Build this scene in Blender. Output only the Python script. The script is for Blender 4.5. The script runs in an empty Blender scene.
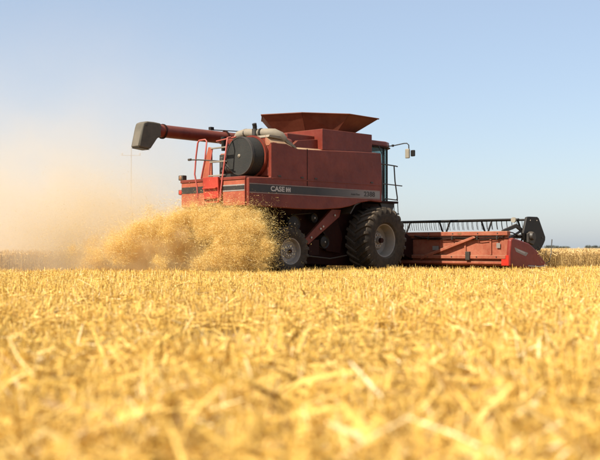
import bpy, bmesh, math, random
import numpy as np
from mathutils import Vector, Matrix

random.seed(7)
rng = np.random.default_rng(11)
R = math.radians
scene = bpy.context.scene
COL = scene.collection

# ------------------------------------------------------------------ camera
CAM_H = 0.70
FPX = 1030.0                       # focal length in photo pixels (600 wide)
cam_d = bpy.data.cameras.new("camera")
cam = bpy.data.objects.new("camera", cam_d)
COL.objects.link(cam)
cam_d.sensor_fit = 'HORIZONTAL'
cam_d.sensor_width = 36.0
cam_d.lens = 36.0 * FPX / 600.0
cam_d.clip_start = 0.05
cam_d.clip_end = 12000
cam.location = (0, 0, CAM_H)
cam.rotation_euler = (R(90) + math.atan(18.0 / FPX), 0, 0)
cam_d.dof.use_dof = True
cam_d.dof.focus_distance = 26.5
cam_d.dof.aperture_fstop = 1.9
scene.camera = cam

# ------------------------------------------------------------------ sky and sun
SUN_EL, SUN_AZ = 43.0, 222.5       # azimuth of the sun, degrees counter-clockwise from +X
world = bpy.data.worlds.new("World")
scene.world = world
world.use_nodes = True
wn, wl = world.node_tree.nodes, world.node_tree.links
wn.clear()
sky = wn.new("ShaderNodeTexSky")
sky.sky_type = 'NISHITA'
sky.sun_disc = False
sky.sun_elevation = R(SUN_EL)
sky.sun_rotation = R(90 - SUN_AZ)
sky.altitude = 100
sky.air_density = 1.0
sky.dust_density = 1.2
sky.ozone_density = 1.0
bg = wn.new("ShaderNodeBackground")
wo = wn.new("ShaderNodeOutputWorld")
bg.inputs[1].default_value = 0.05
air = wn.new("ShaderNodeBackground")          # pale summer haze spread evenly over the whole sky
air.inputs[0].default_value = (0.158, 0.186, 0.236, 1)
add = wn.new("ShaderNodeAddShader")
wl.new(sky.outputs[0], bg.inputs[0])
wl.new(air.outputs[0], add.inputs[1])
wl.new(bg.outputs[0], add.inputs[0])
wl.new(add.outputs[0], wo.inputs[0])
sun_d = bpy.data.lights.new("sun", 'SUN')
sun_d.energy = 5.0
sun_d.angle = R(0.53)
sun_d.color = (1.0, 0.93, 0.82)
sun = bpy.data.objects.new("sun", sun_d)
COL.objects.link(sun)
to_sun = Vector((math.cos(R(SUN_AZ)) * math.cos(R(SUN_EL)), math.sin(R(SUN_AZ)) * math.cos(R(SUN_EL)), math.sin(R(SUN_EL))))
sun.rotation_euler = to_sun.to_track_quat('Z', 'Y').to_euler()
sun.location = to_sun * 60

vs = scene.view_settings
vs.view_transform = 'Standard'
vs.look = 'None'
vs.gamma = 1.0
vs.use_curve_mapping = False
vs.exposure = 0.73
cy = scene.cycles
cy.max_bounces = 8
cy.diffuse_bounces = 4
cy.glossy_bounces = 3
cy.transmission_bounces = 6
cy.transparent_max_bounces = 12
cy.volume_bounces = 3
cy.volume_step_rate = 2.0
cy.volume_max_steps = 128
cy.use_denoising = True

# ------------------------------------------------------------------ placing
HEAD = R(46.0)                     # the machine drives off to the right and away
PX, PY = 1.1285, 29.0188           # front axle on the ground
hx, hy = math.cos(HEAD), math.sin(HEAD)
def to_world(x, y):
    return PX + x * hx - y * hy, PY + x * hy + y * hx

# ------------------------------------------------------------------ materials
def new_mat(name):
    m = bpy.data.materials.new(name)
    m.use_nodes = True
    n = m.node_tree.nodes
    for x in list(n):
        n.remove(x)
    out = n.new("ShaderNodeOutputMaterial")
    return m, n, m.node_tree.links, out

def noise(n, l, scale, detail=4, rough=0.55, coord=None):
    t = n.new("ShaderNodeTexNoise")
    t.inputs["Scale"].default_value = scale
    t.inputs["Detail"].default_value = detail
    t.inputs["Roughness"].default_value = rough
    if coord is not None:
        l.new(coord, t.inputs["Vector"])
    return t

def ramp(n, l, fac, stops):
    r = n.new("ShaderNodeValToRGB")
    e = r.color_ramp.elements
    while len(e) < len(stops):
        e.new(0.5)
    for k, (p, c) in enumerate(stops):
        e[k].position = p
        e[k].color = c if len(c) == 4 else (*c, 1)
    l.new(fac, r.inputs[0])
    return r

def mathn(n, l, op, a, b=None, clamp=False):
    m = n.new("ShaderNodeMath")
    m.operation = op
    m.use_clamp = clamp
    for i, v in enumerate((a, b)):
        if v is None:
            continue
        if isinstance(v, (int, float)):
            m.inputs[i].default_value = v
        else:
            l.new(v, m.inputs[i])
    return m.outputs[0]

DUST = (0.42, 0.30, 0.17)
def painted(name, col, rough=0.4, dust=0.35, metal=0.0, var=0.25, bump=0.0, spec=0.5, dust_col=DUST, dent=0.0):
    """Painted or moulded surface: slight colour drift, dust in blotches and settled on up-facing faces."""
    m, n, l, out = new_mat(name)
    p = n.new("ShaderNodeBsdfPrincipled")
    tc = n.new("ShaderNodeTexCoord")
    a = noise(n, l, 1.7, 5, 0.6, tc.outputs["Object"])
    b = noise(n, l, 14.0, 5, 0.65, tc.outputs["Object"])
    c = noise(n, l, 90.0, 2, 0.5, tc.outputs["Object"])
    geo = n.new("ShaderNodeNewGeometry")
    sx = n.new("ShaderNodeSeparateXYZ")
    l.new(geo.outputs["Normal"], sx.inputs[0])
    up = mathn(n, l, 'MULTIPLY', mathn(n, l, 'MAXIMUM', sx.outputs["Z"], 0.0), 0.75)
    blot = mathn(n, l, 'ADD', mathn(n, l, 'MULTIPLY', a.outputs[0], 0.9), mathn(n, l, 'MULTIPLY', b.outputs[0], 0.6))
    blot = mathn(n, l, 'SUBTRACT', blot, 0.42)
    fac = mathn(n, l, 'MULTIPLY', mathn(n, l, 'ADD', blot, up), dust, True)
    shade = ramp(n, l, a.outputs[0], [(0.3, tuple(x * (1 - var) for x in col)), (0.7, tuple(min(1, x * (1 + var)) for x in col))])
    mix = n.new("ShaderNodeMixRGB")
    l.new(fac, mix.inputs[0])
    l.new(shade.outputs[0], mix.inputs[1])
    mix.inputs[2].default_value = (*dust_col, 1)
    l.new(mix.outputs[0], p.inputs["Base Color"])
    rr = mathn(n, l, 'ADD', mathn(n, l, 'MULTIPLY', fac, 0.5), rough, True)
    l.new(rr, p.inputs["Roughness"])
    p.inputs["Metallic"].default_value = metal
    p.inputs["Specular IOR Level"].default_value = spec
    if bump:
        bp = n.new("ShaderNodeBump")
        bp.inputs["Strength"].default_value = bump
        bp.inputs["Distance"].default_value = 0.01
        l.new(c.outputs[0], bp.inputs["Height"])
        l.new(bp.outputs[0], p.inputs["Normal"])
    if dent:
        bp = n.new("ShaderNodeBump")
        bp.inputs["Strength"].default_value = dent
        bp.inputs["Distance"].default_value = 0.05
        l.new(a.outputs[0], bp.inputs["Height"])
        l.new(bp.outputs[0], p.inputs["Normal"])
    l.new(p.outputs[0], out.inputs[0])
    return m

M = {}
M['red'] = painted("red_paint", (0.132, 0.0110, 0.0050), 0.42, 0.14, spec=0.3, dent=0.35)  # less dusty than the rear; base deepened to carry the flank's shade
M['red_tank'] = painted("weathered_tank_red", (0.105, 0.019, 0.008), 0.65, 0.14, spec=0.2)
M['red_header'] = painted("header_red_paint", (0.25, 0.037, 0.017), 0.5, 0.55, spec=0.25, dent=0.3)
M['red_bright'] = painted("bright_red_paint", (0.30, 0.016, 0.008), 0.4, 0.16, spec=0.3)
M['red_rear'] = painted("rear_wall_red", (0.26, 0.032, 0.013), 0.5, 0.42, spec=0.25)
M['red_dark'] = painted("shade_darkened_red", (0.016, 0.0022, 0.0015), 0.7, 0.03, spec=0.15)  # red taken down to near black, underbody shade put into the colour
M['red_end'] = painted("end_sheet_shade_red", (0.17, 0.008, 0.005), 0.4, 0.14, spec=0.3, dent=0.3)  # darker copy of the bright red, shade of the end face included
M['red_dusty'] = painted('dust_settled_red', (0.20, 0.030, 0.014), 0.6, 0.75, spec=0.2)
M['red_rail'] = painted("rail_red_paint", (0.32, 0.035, 0.028), 0.4, 0.25)
M['black'] = painted("black_plastic", (0.0045, 0.0045, 0.0045), 0.5, 0.05, spec=0.3)
M['steel_dark'] = painted("dark_steel", (0.014, 0.013, 0.012), 0.5, 0.12)
M['steel'] = painted("bare_steel", (0.42, 0.40, 0.37), 0.4, 0.4, metal=0.6)
M['rubber'] = painted("tyre_rubber", (0.009, 0.0085, 0.008), 0.8, 0.32, bump=0.3, spec=0.25, dust_col=(0.30, 0.22, 0.14))
M['rim'] = painted("wheel_rim_paint", (0.17, 0.16, 0.145), 0.4, 0.35)
M['screen'] = painted("screen_mesh", (0.014, 0.016, 0.015), 0.65, 0.05, bump=0.8, spec=0.3)
M['pipe'] = painted("intake_pipe", (0.175, 0.155, 0.12), 0.7, 0.3)
M['spout'] = painted("grey_rubber_boot", (0.050, 0.050, 0.040), 0.75, 0.2)
M['decal_black'] = painted("stripe_black", (0.008, 0.0075, 0.0075), 0.45, 0.07)
M['decal_silver'] = painted("stripe_silver", (0.20, 0.18, 0.165), 0.4, 0.25)
def fading_stripe():
    """Printed stripe that runs from black into silver along its length."""
    m, n, l, out = new_mat("stripe_fade")
    tc = n.new("ShaderNodeTexCoord")
    sx = n.new("ShaderNodeSeparateXYZ")
    l.new(tc.outputs["Object"], sx.inputs[0])
    f = mathn(n, l, 'DIVIDE', mathn(n, l, 'ADD', sx.outputs["X"], 2.6), 2.1, True)
    rp = ramp(n, l, f, [(0.0, (0.008, 0.0075, 0.0075)), (0.55, (0.075, 0.066, 0.060)), (1.0, (0.20, 0.18, 0.165))])
    p = n.new("ShaderNodeBsdfPrincipled")
    l.new(rp.outputs[0], p.inputs["Base Color"])
    p.inputs["Roughness"].default_value = 0.45
    l.new(p.outputs[0], out.inputs[0])
    return m
M['decal_fade'] = fading_stripe()
M['decal_white'] = painted("letter_white", (0.40, 0.37, 0.35), 0.5, 0.2)
M['decal_dark'] = painted("letter_dark", (0.025, 0.02, 0.02), 0.5, 0.1)
M['lamp_red'] = painted("lamp_lens_red", (0.55, 0.02, 0.012), 0.2, 0.12)
M['lamp_amber'] = painted("lamp_lens_amber", (0.16, 0.06, 0.02), 0.3, 0.5)
M['mirror_shell'] = painted("mirror_shell", (0.26, 0.235, 0.18), 0.5, 0.3)
M['pole'] = painted("haze_paled_pole", (0.21, 0.20, 0.19), 0.8, 0.1)  # lightened towards the sky, so the colour itself holds some haze
M['insulator'] = painted("insulator_glaze", (0.30, 0.26, 0.22), 0.3, 0.1)

def glass_mat():
    m, n, l, out = new_mat("cab_glass")
    p = n.new("ShaderNodeBsdfPrincipled")
    p.inputs["Base Color"].default_value = (0.10, 0.15, 0.16, 1)
    p.inputs["Roughness"].default_value = 0.08
    p.inputs["Specular IOR Level"].default_value = 0.9
    t = n.new("ShaderNodeBsdfTransparent")
    t.inputs[0].default_value = (0.74, 0.84, 0.84, 1)
    mx = n.new("ShaderNodeMixShader")
    mx.inputs[0].default_value = 0.8
    l.new(p.outputs[0], mx.inputs[1]); l.new(t.outputs[0], mx.inputs[2])
    l.new(mx.outputs[0], out.inputs[0])
    return m
M['glass'] = glass_mat()

def straw_mat(name, stops, transl=0.35, rough=0.5, spec=0.35):
    m, n, l, out = new_mat(name)
    at = n.new("ShaderNodeAttribute")
    at.attribute_name = "tint"
    rp = ramp(n, l, at.outputs["Fac"], stops)
    p = n.new("ShaderNodeBsdfPrincipled")
    l.new(rp.outputs[0], p.inputs["Base Color"])
    p.inputs["Roughness"].default_value = rough
    p.inputs["Specular IOR Level"].default_value = spec
    t = n.new("ShaderNodeBsdfTranslucent")
    l.new(rp.outputs[0], t.inputs[0])
    mx = n.new("ShaderNodeMixShader")
    mx.inputs[0].default_value = transl
    l.new(p.outputs[0], mx.inputs[1]); l.new(t.outputs[0], mx.inputs[2])
    l.new(mx.outputs[0], out.inputs[0])
    return m
M['straw'] = straw_mat("cut_straw", [(0.0, (0.24, 0.12, 0.028)), (0.25, (0.60, 0.355, 0.062)), (0.65, (0.83, 0.548, 0.130)), (0.93, (0.87, 0.63, 0.22)), (1.0, (0.90, 0.73, 0.38))], 0.20)
M['wheat'] = straw_mat("ripe_wheat", [(0.0, (0.32, 0.20, 0.065)), (0.4, (0.58, 0.39, 0.145)), (0.8, (0.72, 0.51, 0.21)), (1.0, (0.80, 0.63, 0.34))], 0.25)
M['chaff'] = straw_mat("flying_chaff", [(0.0, (0.42, 0.255, 0.06)), (0.4, (0.72, 0.49, 0.14)), (0.8, (0.87, 0.66, 0.24)), (1.0, (0.94, 0.80, 0.46))], 0.35)
M['leaf'] = straw_mat("haze_greyed_leaves", [(0.0, (0.08, 0.09, 0.075)), (1.0, (0.14, 0.15, 0.125))], 0.2)  # paler and greyer leaves, distance haze put into their colour

def ground_mat():
    m, n, l, out = new_mat("littered_soil")
    p = n.new("ShaderNodeBsdfPrincipled")
    tc = n.new("ShaderNodeTexCoord")
    a = noise(n, l, 0.35, 5, 0.6, tc.outputs["Object"])
    b = noise(n, l, 30.0, 6, 0.7, tc.outputs["Object"])
    s = mathn(n, l, 'ADD', mathn(n, l, 'MULTIPLY', a.outputs[0], 0.4), mathn(n, l, 'MULTIPLY', b.outputs[0], 0.6))
    rp = ramp(n, l, s, [(0.3, (0.10, 0.058, 0.024)), (0.5, (0.28, 0.165, 0.05)), (0.7, (0.52, 0.33, 0.10))])
    l.new(rp.outputs[0], p.inputs["Base Color"])
    p.inputs["Roughness"].default_value = 0.9
    bp = n.new("ShaderNodeBump")
    bp.inputs["Strength"].default_value = 0.8
    bp.inputs["Distance"].default_value = 0.03
    l.new(b.outputs[0], bp.inputs["Height"])
    l.new(bp.outputs[0], p.inputs["Normal"])
    l.new(p.outputs[0], out.inputs[0])
    return m
M['ground'] = ground_mat()

# ------------------------------------------------------------------ builders
def tag(o, label=None, cat=None, group=None, kind=None):
    if label: o["label"] = label
    if cat: o["category"] = cat
    if group: o["group"] = group
    if kind: o["kind"] = kind
    return o

def obj(name, bm, mat, parent=None, bevel=0.0, segs=2, smooth=None, loc=None):
    bmesh.ops.recalc_face_normals(bm, faces=bm.faces[:])
    me = bpy.data.meshes.new(name)
    for f in bm.faces:
        f.smooth = bool(bevel) or bool(smooth)
    bm.to_mesh(me)
    bm.free()
    if smooth and not bevel:
        me.set_sharp_from_angle(angle=R(smooth))
    me.materials.append(M[mat])
    o = bpy.data.objects.new(name, me)
    COL.objects.link(o)
    if parent is not None:
        o.parent = parent
    if loc is not None:
        o.location = loc
    if bevel:
        b = o.modifiers.new("edge", 'BEVEL')
        b.width = bevel
        b.segments = segs
        b.limit_method = 'ANGLE'
        b.angle_limit = R(32)
        b.harden_normals = True
    return o

def B():
    return bmesh.new()

def box(bm, x0, x1, y0, y1, z0, z1):
    v = [bm.verts.new((x, y, z)) for x in (x0, x1) for y in (y0, y1) for z in (z0, z1)]
    for f in ((0, 1, 3, 2), (4, 6, 7, 5), (0, 4, 5, 1), (2, 3, 7, 6), (0, 2, 6, 4), (1, 5, 7, 3)):
        bm.faces.new([v[i] for i in f])
    return bm

def prism(bm, pts, a0, a1, axis='y'):
    """Extrude an outline: axis 'y' takes (x,z) points, 'x' takes (y,z), 'z' takes (x,y)."""
    def mk(p, a):
        return {'y': (p[0], a, p[1]), 'x': (a, p[0], p[1]), 'z': (p[0], p[1], a)}[axis]
    A = [bm.verts.new(mk(p, a0)) for p in pts]
    Bv = [bm.verts.new(mk(p, a1)) for p in pts]
    bm.faces.new(A); bm.faces.new(Bv[::-1])
    k = len(pts)
    for i in range(k):
        bm.faces.new((A[i], Bv[i], Bv[(i + 1) % k], A[(i + 1) % k]))
    return bm

def tube(bm, path, r, n=10, caps=True):
    path = [Vector(p) for p in path]
    rs = r if isinstance(r, (list, tuple)) else [r] * len(path)
    rings = []
    prev = None
    for i, p in enumerate(path):
        d = (path[min(i + 1, len(path) - 1)] - path[max(i - 1, 0)]).normalized()
        if prev is None:
            u = d.orthogonal().normalized()
        else:
            u = (prev - d * prev.dot(d)).normalized()
        prev = u
        w = d.cross(u)
        rings.append([bm.verts.new(p + (u * math.cos(2 * math.pi * k / n) + w * math.sin(2 * math.pi * k / n)) * rs[i]) for k in range(n)])
    for a, b in zip(rings, rings[1:]):
        for k in range(n):
            bm.faces.new((a[k], a[(k + 1) % n], b[(k + 1) % n], b[k]))
    if caps:
        bm.faces.new(rings[0][::-1]); bm.faces.new(rings[-1])
    return bm

def lathe(bm, prof, axis='y', c=(0, 0, 0), n=40, closed=False):
    """prof is a list of (along, radius); spun round the axis through c."""
    rings = []
    for a, r in prof:
        if r < 1e-5:
            p = {'y': (c[0], c[1] + a, c[2]), 'x': (c[0] + a, c[1], c[2]), 'z': (c[0], c[1], c[2] + a)}[axis]
            rings.append([bm.verts.new(p)])
            continue
        ring = []
        for k in range(n):
            t = 2 * math.pi * k / n
            s, q = r * math.cos(t), r * math.sin(t)
            ring.append(bm.verts.new({'y': (c[0] + s, c[1] + a, c[2] + q), 'x': (c[0] + a, c[1] + s, c[2] + q), 'z': (c[0] + s, c[1] + q, c[2] + a)}[axis]))
        rings.append(ring)
    pairs = list(zip(rings, rings[1:])) + ([(rings[-1], rings[0])] if closed else [])
    for a, b in pairs:
        if len(a) == 1 and len(b) == 1:
            continue
        for k in range(n):
            j = (k + 1) % n
            if len(a) == 1: bm.faces.new((a[0], b[j], b[k]))
            elif len(b) == 1: bm.faces.new((a[k], a[j], b[0]))
            else: bm.faces.new((a[k], a[j], b[j], b[k]))
    return bm

def empty(name, loc, rz=0):
    o = bpy.data.objects.new(name, None)
    o.empty_display_size = 0.3
    COL.objects.link(o)
    o.location = loc
    o.rotation_euler = (0, 0, rz)
    return o

def lettering(name, text, size, mat, parent, x, y, z, xscale=1.0, bold=0.02, shear=0.0, depth=0.002, spacing=1.0):
    cu = bpy.data.curves.new(name, 'FONT')
    cu.body = text
    cu.size = size
    cu.offset = bold * size
    cu.shear = shear
    cu.extrude = depth
    cu.space_character = spacing
    cu.align_x = 'CENTER'
    cu.align_y = 'CENTER'
    tmp = bpy.data.objects.new(name, cu)
    COL.objects.link(tmp)
    bpy.context.view_layer.update()
    me = bpy.data.meshes.new_from_object(tmp.evaluated_get(bpy.context.evaluated_depsgraph_get()))
    bpy.data.objects.remove(tmp)
    me.transform(Matrix.Diagonal((xscale, 1, 1, 1)))
    me.transform(Matrix.Rotation(R(90), 4, 'X'))
    me.materials.clear()
    me.materials.append(M[mat])
    o = bpy.data.objects.new(name, me)
    COL.objects.link(o)
    o.parent = parent
    o.location = (x, y, z)
    return o

def np_mesh(name, V, F, tint=None, mats=(), mat_idx=None):
    """One mesh from numpy arrays, all faces with the same number of corners."""
    me = bpy.data.meshes.new(name)
    k = F.shape[1]
    me.vertices.add(len(V))
    me.vertices.foreach_set("co", V.astype(np.float32).ravel())
    me.loops.add(F.size)
    me.loops.foreach_set("vertex_index", F.astype(np.int32).ravel())
    me.polygons.add(len(F))
    me.polygons.foreach_set("loop_start", np.arange(0, F.size, k, dtype=np.int32))
    me.polygons.foreach_set("loop_total", np.full(len(F), k, dtype=np.int32))
    if tint is not None:
        at = me.attributes.new("tint", 'FLOAT', 'POINT')
        at.data.foreach_set("value", tint.astype(np.float32))
    for m in mats:
        me.materials.append(M[m])
    if mat_idx is not None:
        me.polygons.foreach_set("material_index", mat_idx.astype(np.int32))
    me.update(calc_edges=True)
    o = bpy.data.objects.new(name, me)
    COL.objects.link(o)
    return o

# ------------------------------------------------------------------ ground
bm = B()
GR = [-4000, -400, -60, -12, 0, 12, 60, 400, 4000]
gv = [[bm.verts.new((x, y + 30, 0)) for x in GR] for y in GR]
for i in range(len(GR) - 1):
    for j in range(len(GR) - 1):
        bm.faces.new((gv[i][j], gv[i][j + 1], gv[i + 1][j + 1], gv[i + 1][j]))
tag(obj("ground", bm, 'ground'), kind="structure")

# ------------------------------------------------------------------ value noise for fields
def vnoise2(x, y, seed, scale):
    g = np.random.default_rng(seed).random((128, 128))
    x = np.asarray(x) / scale; y = np.asarray(y) / scale
    xi = np.floor(x).astype(int); yi = np.floor(y).astype(int)
    fx = x - xi; fy = y - yi
    fx = fx * fx * (3 - 2 * fx); fy = fy * fy * (3 - 2 * fy)
    a = g[xi % 128, yi % 128]; b = g[(xi + 1) % 128, yi % 128]
    c = g[xi % 128, (yi + 1) % 128]; d = g[(xi + 1) % 128, (yi + 1) % 128]
    return (a * (1 - fx) + b * fx) * (1 - fy) + (c * (1 - fx) + d * fx) * fy

def ribbons(base, direction, length, width, bend, segs, rs):
    """Straw ribbons: base (N,3), unit direction (N,3), bend vector (N,3) added quadratically."""
    n = len(base)
    rv = rs.normal(size=(n, 3))
    side = np.cross(direction, rv)
    side /= np.linalg.norm(side, axis=1, keepdims=True) + 1e-9
    rows = []
    for k in range(segs + 1):
        t = k / segs
        c = base + direction * (length * t)[:, None] + bend * (t * t)
        w = (width * (1.0 if k < segs else 0.55))[:, None] * 0.5
        rows.append(c - side * w); rows.append(c + side * w)
    V = np.stack(rows, axis=1).reshape(-1, 3)
    per = 2 * (segs + 1)
    off = np.arange(n) * per
    F = []
    for k in range(segs):
        F.append(np.stack([off + 2 * k, off + 2 * k + 1, off + 2 * k + 3, off + 2 * k + 2], axis=1))
    return V, np.concatenate(F), per

# ------------------------------------------------------------------ stubble and cut straw
def uncut(x, y):
    """True where the wheat still stands (machine coordinates decide)."""
    dx = x - PX; dy = y - PY
    lx = dx * hx + dy * hy
    ly = -dx * hy + dy * hx
    return ((ly > 3.95) | ((lx > 3.75) & (ly > -3.92)))

def stubble_zone(y0, y1, dens, segs, wmul, rs, longs, upf, spread):
    half = lambda y: y * 300 / FPX * 1.12 + 1.6
    area = (half(y0) + half(y1)) * (y1 - y0)
    n = int(area * dens)
    u = rs.random(n)
    a, b = half(y0), half(y1)
    # more points where the zone is wider
    y = y0 + (y1 - y0) * ((-a + np.sqrt(a * a + (b * b - a * a) * u)) / (b - a))
    x = (rs.random(n) * 2 - 1) * half(y)
    keep = ~uncut(x, y)
    x, y = x[keep], y[keep]
    n = len(x)
    clump = vnoise2(x + 50, y + 50, 3, 0.30) * 0.40 + vnoise2(x + 50, y + 50, 6, 0.75) * 0.35 + vnoise2(x + 50, y + 50, 4, 2.1) * 0.25
    keep = rs.random(n) < (-0.32 + 2.5 * clump ** 1.5)
    x, y, clump = x[keep], y[keep], clump[keep]
    n = len(x)
    upright = rs.random(n) < upf
    # drill rows run along the way the machine drives
    lat = -(x - PX) * hy + (y - PY) * hx
    snap = np.round(lat / 0.17) * 0.17 + rs.normal(0, 0.022, n)
    sh = np.where(upright, snap - lat, 0)
    x = x - sh * hy; y = y + sh * hx
    az = rs.random(n) * 2 * math.pi
    tilt = np.where(upright, np.abs(rs.normal(0, 0.22, n)), math.pi / 2 - np.abs(rs.normal(0, spread, n)) * rs.choice([1, 1, -0.4], n))
    d = np.stack([np.sin(tilt) * np.cos(az), np.sin(tilt) * np.sin(az), np.cos(tilt)], axis=1)
    L = np.where(upright, rs.normal(0.175, 0.035, n).clip(0.05, 0.26) * (0.60 + 0.8 * clump), np.where(rs.random(n) < longs, rs.gamma(4.0, 0.045, n), rs.gamma(4.0, 0.019, n)).clip(0.03, 0.27))
    z = np.where(upright, 0.0, 0.015 + rs.random(n) ** 0.7 * 0.145 * (0.5 + 0.8 * clump))
    W = rs.normal(0.0052, 0.0014, n).clip(0.003, 0.012) * wmul
    leaf = rs.random(n) < 0.16
    W = np.where(leaf, W * 2.2, W)
    bend = rs.normal(0, 0.14, (n, 3)) * L[:, None]
    bend[:, 2] = -np.abs(bend[:, 2])
    base = np.stack([x, y, z], axis=1)
    # keep lying ends above the soil
    V, F, per = ribbons(base, d, L, W, bend, segs, rs)
    V[:, 2] = np.maximum(V[:, 2], 0.004)
    tint = (0.30 + rs.random(n) * 0.5 + rs.normal(0, 0.12, n) + 0.12 * (clump - 0.5)).clip(0, 0.97)
    tint = np.where(rs.random(n) < 0.05, 1.0, tint)
    tint = np.where(rs.random(n) < 0.13, 0.05, tint)
    return V, F, np.repeat(tint, per)

rs = np.random.default_rng(21)
parts = [stubble_zone(1.7, 6.0, 4000, 2, 1.5, rs, 0.26, 0.28, 0.42),
         stubble_zone(6.0, 13.0, 3600, 1, 1.2, rs, 0.10, 0.34, 0.38),
         stubble_zone(13.0, 22.0, 2300, 1, 1.15, rs, 0.04, 0.42, 0.34),
         stubble_zone(22.0, 38.0, 800, 1, 1.5, rs, 0.03, 0.45, 0.30)]
Vs, Fs, Ts, off = [], [], [], 0
for V, F, T in parts:
    Vs.append(V); Fs.append(F + off); Ts.append(T); off += len(V)
# a few long stalks the knife missed, standing above the rest
tall = np.array([(395, 255, 22.6, 0.34), (398, 250, 22.8, 0.30), (366, 256, 22.0, 0.30), (362, 255, 22.3, 0.27), (279, 268, 17.0, 0.27), (5, 372, 4.4, 0.36), (425, 258, 22.5, 0.27), (560, 290, 13.0, 0.25)])
tx = (tall[:, 0] - 300) / FPX * tall[:, 2]
base = np.stack([tx, tall[:, 2], np.zeros(len(tall))], axis=1)
dd = np.stack([rs.normal(0, 0.18, len(tall)), rs.normal(0, 0.1, len(tall)), np.ones(len(tall))], axis=1)
dd /= np.linalg.norm(dd, axis=1, keepdims=True)
V, F, per = ribbons(base, dd, tall[:, 3], np.full(len(tall), 0.013), rs.normal(0, 0.03, (len(tall), 3)), 2, rs)
Vs.append(V); Fs.append(F + off); Ts.append(np.full(len(V), 0.95))
stub = np_mesh("stubble", np.concatenate(Vs), np.concatenate(Fs), np.concatenate(Ts), ['straw'])
tag(stub, "golden cut stubble and loose straw covering the harvested ground", "stubble", kind="stuff")

# ------------------------------------------------------------------ standing wheat
def wheat_patch(lx0, lx1, ly0, ly1, dens, rs):
    n = int((lx1 - lx0) * (ly1 - ly0) * dens)
    lx = lx0 + rs.random(n) * (lx1 - lx0)
    ly = ly0 + rs.random(n) * (ly1 - ly0)
    x = PX + lx * hx - ly * hy
    y = PY + lx * hy + ly * hx
    h = rs.normal(0.60, 0.035, n) + 0.05 * (vnoise2(x + 90, y + 90, 8, 1.3) - 0.5)
    az = rs.random(n) * 2 * math.pi
    tl = np.abs(rs.normal(0, 0.10, n))
    d = np.stack([np.sin(tl) * np.cos(az), np.sin(tl) * np.sin(az), np.cos(tl)], axis=1)
    base = np.stack([x, y, np.zeros(n)], axis=1)
    out = []
    bend = rs.normal(0, 0.03, (n, 3)); bend[:, 2] = 0
    V, F, per = ribbons(base, d, h - 0.06, np.full(n, 0.007), bend, 2, rs)
    tint = (0.15 + rs.random(n) * 0.55)
    out.append((V, F, np.repeat(tint, per)))
    top = base + d * (h - 0.06)[:, None] + bend
    # the ear nods
    az2 = az + rs.normal(0, 0.5, n)
    nd = np.abs(rs.normal(0.7, 0.4, n))
    de = np.stack([np.sin(nd) * np.cos(az2), np.sin(nd) * np.sin(az2), np.cos(nd)], axis=1)
    eb = np.zeros((n, 3)); eb[:, 2] = -0.02
    for q in range(2):
        V, F, per = ribbons(top, de, np.full(n, 0.095), np.full(n, 0.017), eb, 2, rs)
        out.append((V, F, np.repeat((0.45 + rs.random(n) * 0.55), per)))
    # one dry leaf on each stalk
    lh = h * (0.3 + 0.5 * rs.random(n))
    lb = base + d * lh[:, None]
    la = rs.random(n) * 2 * math.pi
    ld = np.stack([0.8 * np.cos(la), 0.8 * np.sin(la), np.full(n, 0.6)], axis=1)
    lbend = np.zeros((n, 3)); lbend[:, 2] = -0.16
    V, F, per = ribbons(lb, ld, np.full(n, 0.17), np.full(n, 0.011), lbend, 2, rs)
    out.append((V, F, np.repeat(0.1 + rs.random(n) * 0.5, per)))
    return out

rs = np.random.default_rng(5)
pw = []
pw += wheat_patch(3.8, 26, -3.95, -2.4, 330, rs)
pw += wheat_patch(26, 60, -3.95, -2.0, 90, rs)
pw += wheat_patch(3.9, 20, -2.4, 1.0, 120, rs)
pw += wheat_patch(-22, 3.8, 3.95, 5.6, 260, rs)
pw += wheat_patch(-22, 12, 5.6, 11, 60, rs)
Vs, Fs, Ts, off = [], [], [], 0
for V, F, T in pw:
    Vs.append(V); Fs.append(F + off); Ts.append(T); off += len(V)
# closed canopy of the field further in, as uneven ridges of ears
def canopy(lx0, lx1, ly0, ly1, step, seed):
    nx = max(2, int((lx1 - lx0) / step)); ny = max(2, int((ly1 - ly0) / step))
    gx, gy = np.meshgrid(np.linspace(lx0, lx1, nx), np.linspace(ly0, ly1, ny), indexing='ij')
    r_ = np.random.default_rng(seed)
    x = PX + gx * hx - gy * hy; y = PY + gx * hy + gy * hx
    z = 0.54 + r_.normal(0, 0.03, gx.shape)
    V = np.stack([x, y, z], axis=2).reshape(-1, 3)
    idx = np.arange(nx * ny).reshape(nx, ny)
    F = np.stack([idx[:-1, :-1], idx[1:, :-1], idx[1:, 1:], idx[:-1, 1:]], axis=2).reshape(-1, 4)
    return V, F, 0.2 + r_.random(len(V)) * 0.7
for a in [(4.3, 40, -3.4, 40, 0.35, 1), (-60, 4.3, 4.6, 40, 0.35, 2), (40, 700, -3.4, 40, 6, 3), (-300, 700, 40, 900, 12, 4), (-400, -60, 4.6, 40, 6, 5)]:
    V, F, T = canopy(*a)
    Vs.append(V); Fs.append(F + off); Ts.append(T); off += len(V)
wheat = np_mesh("standing_wheat", np.concatenate(Vs), np.concatenate(Fs), np.concatenate(Ts), ['wheat'])
tag(wheat, "ripe uncut wheat standing beyond and beside the harvester", "wheat", kind="stuff")

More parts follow.
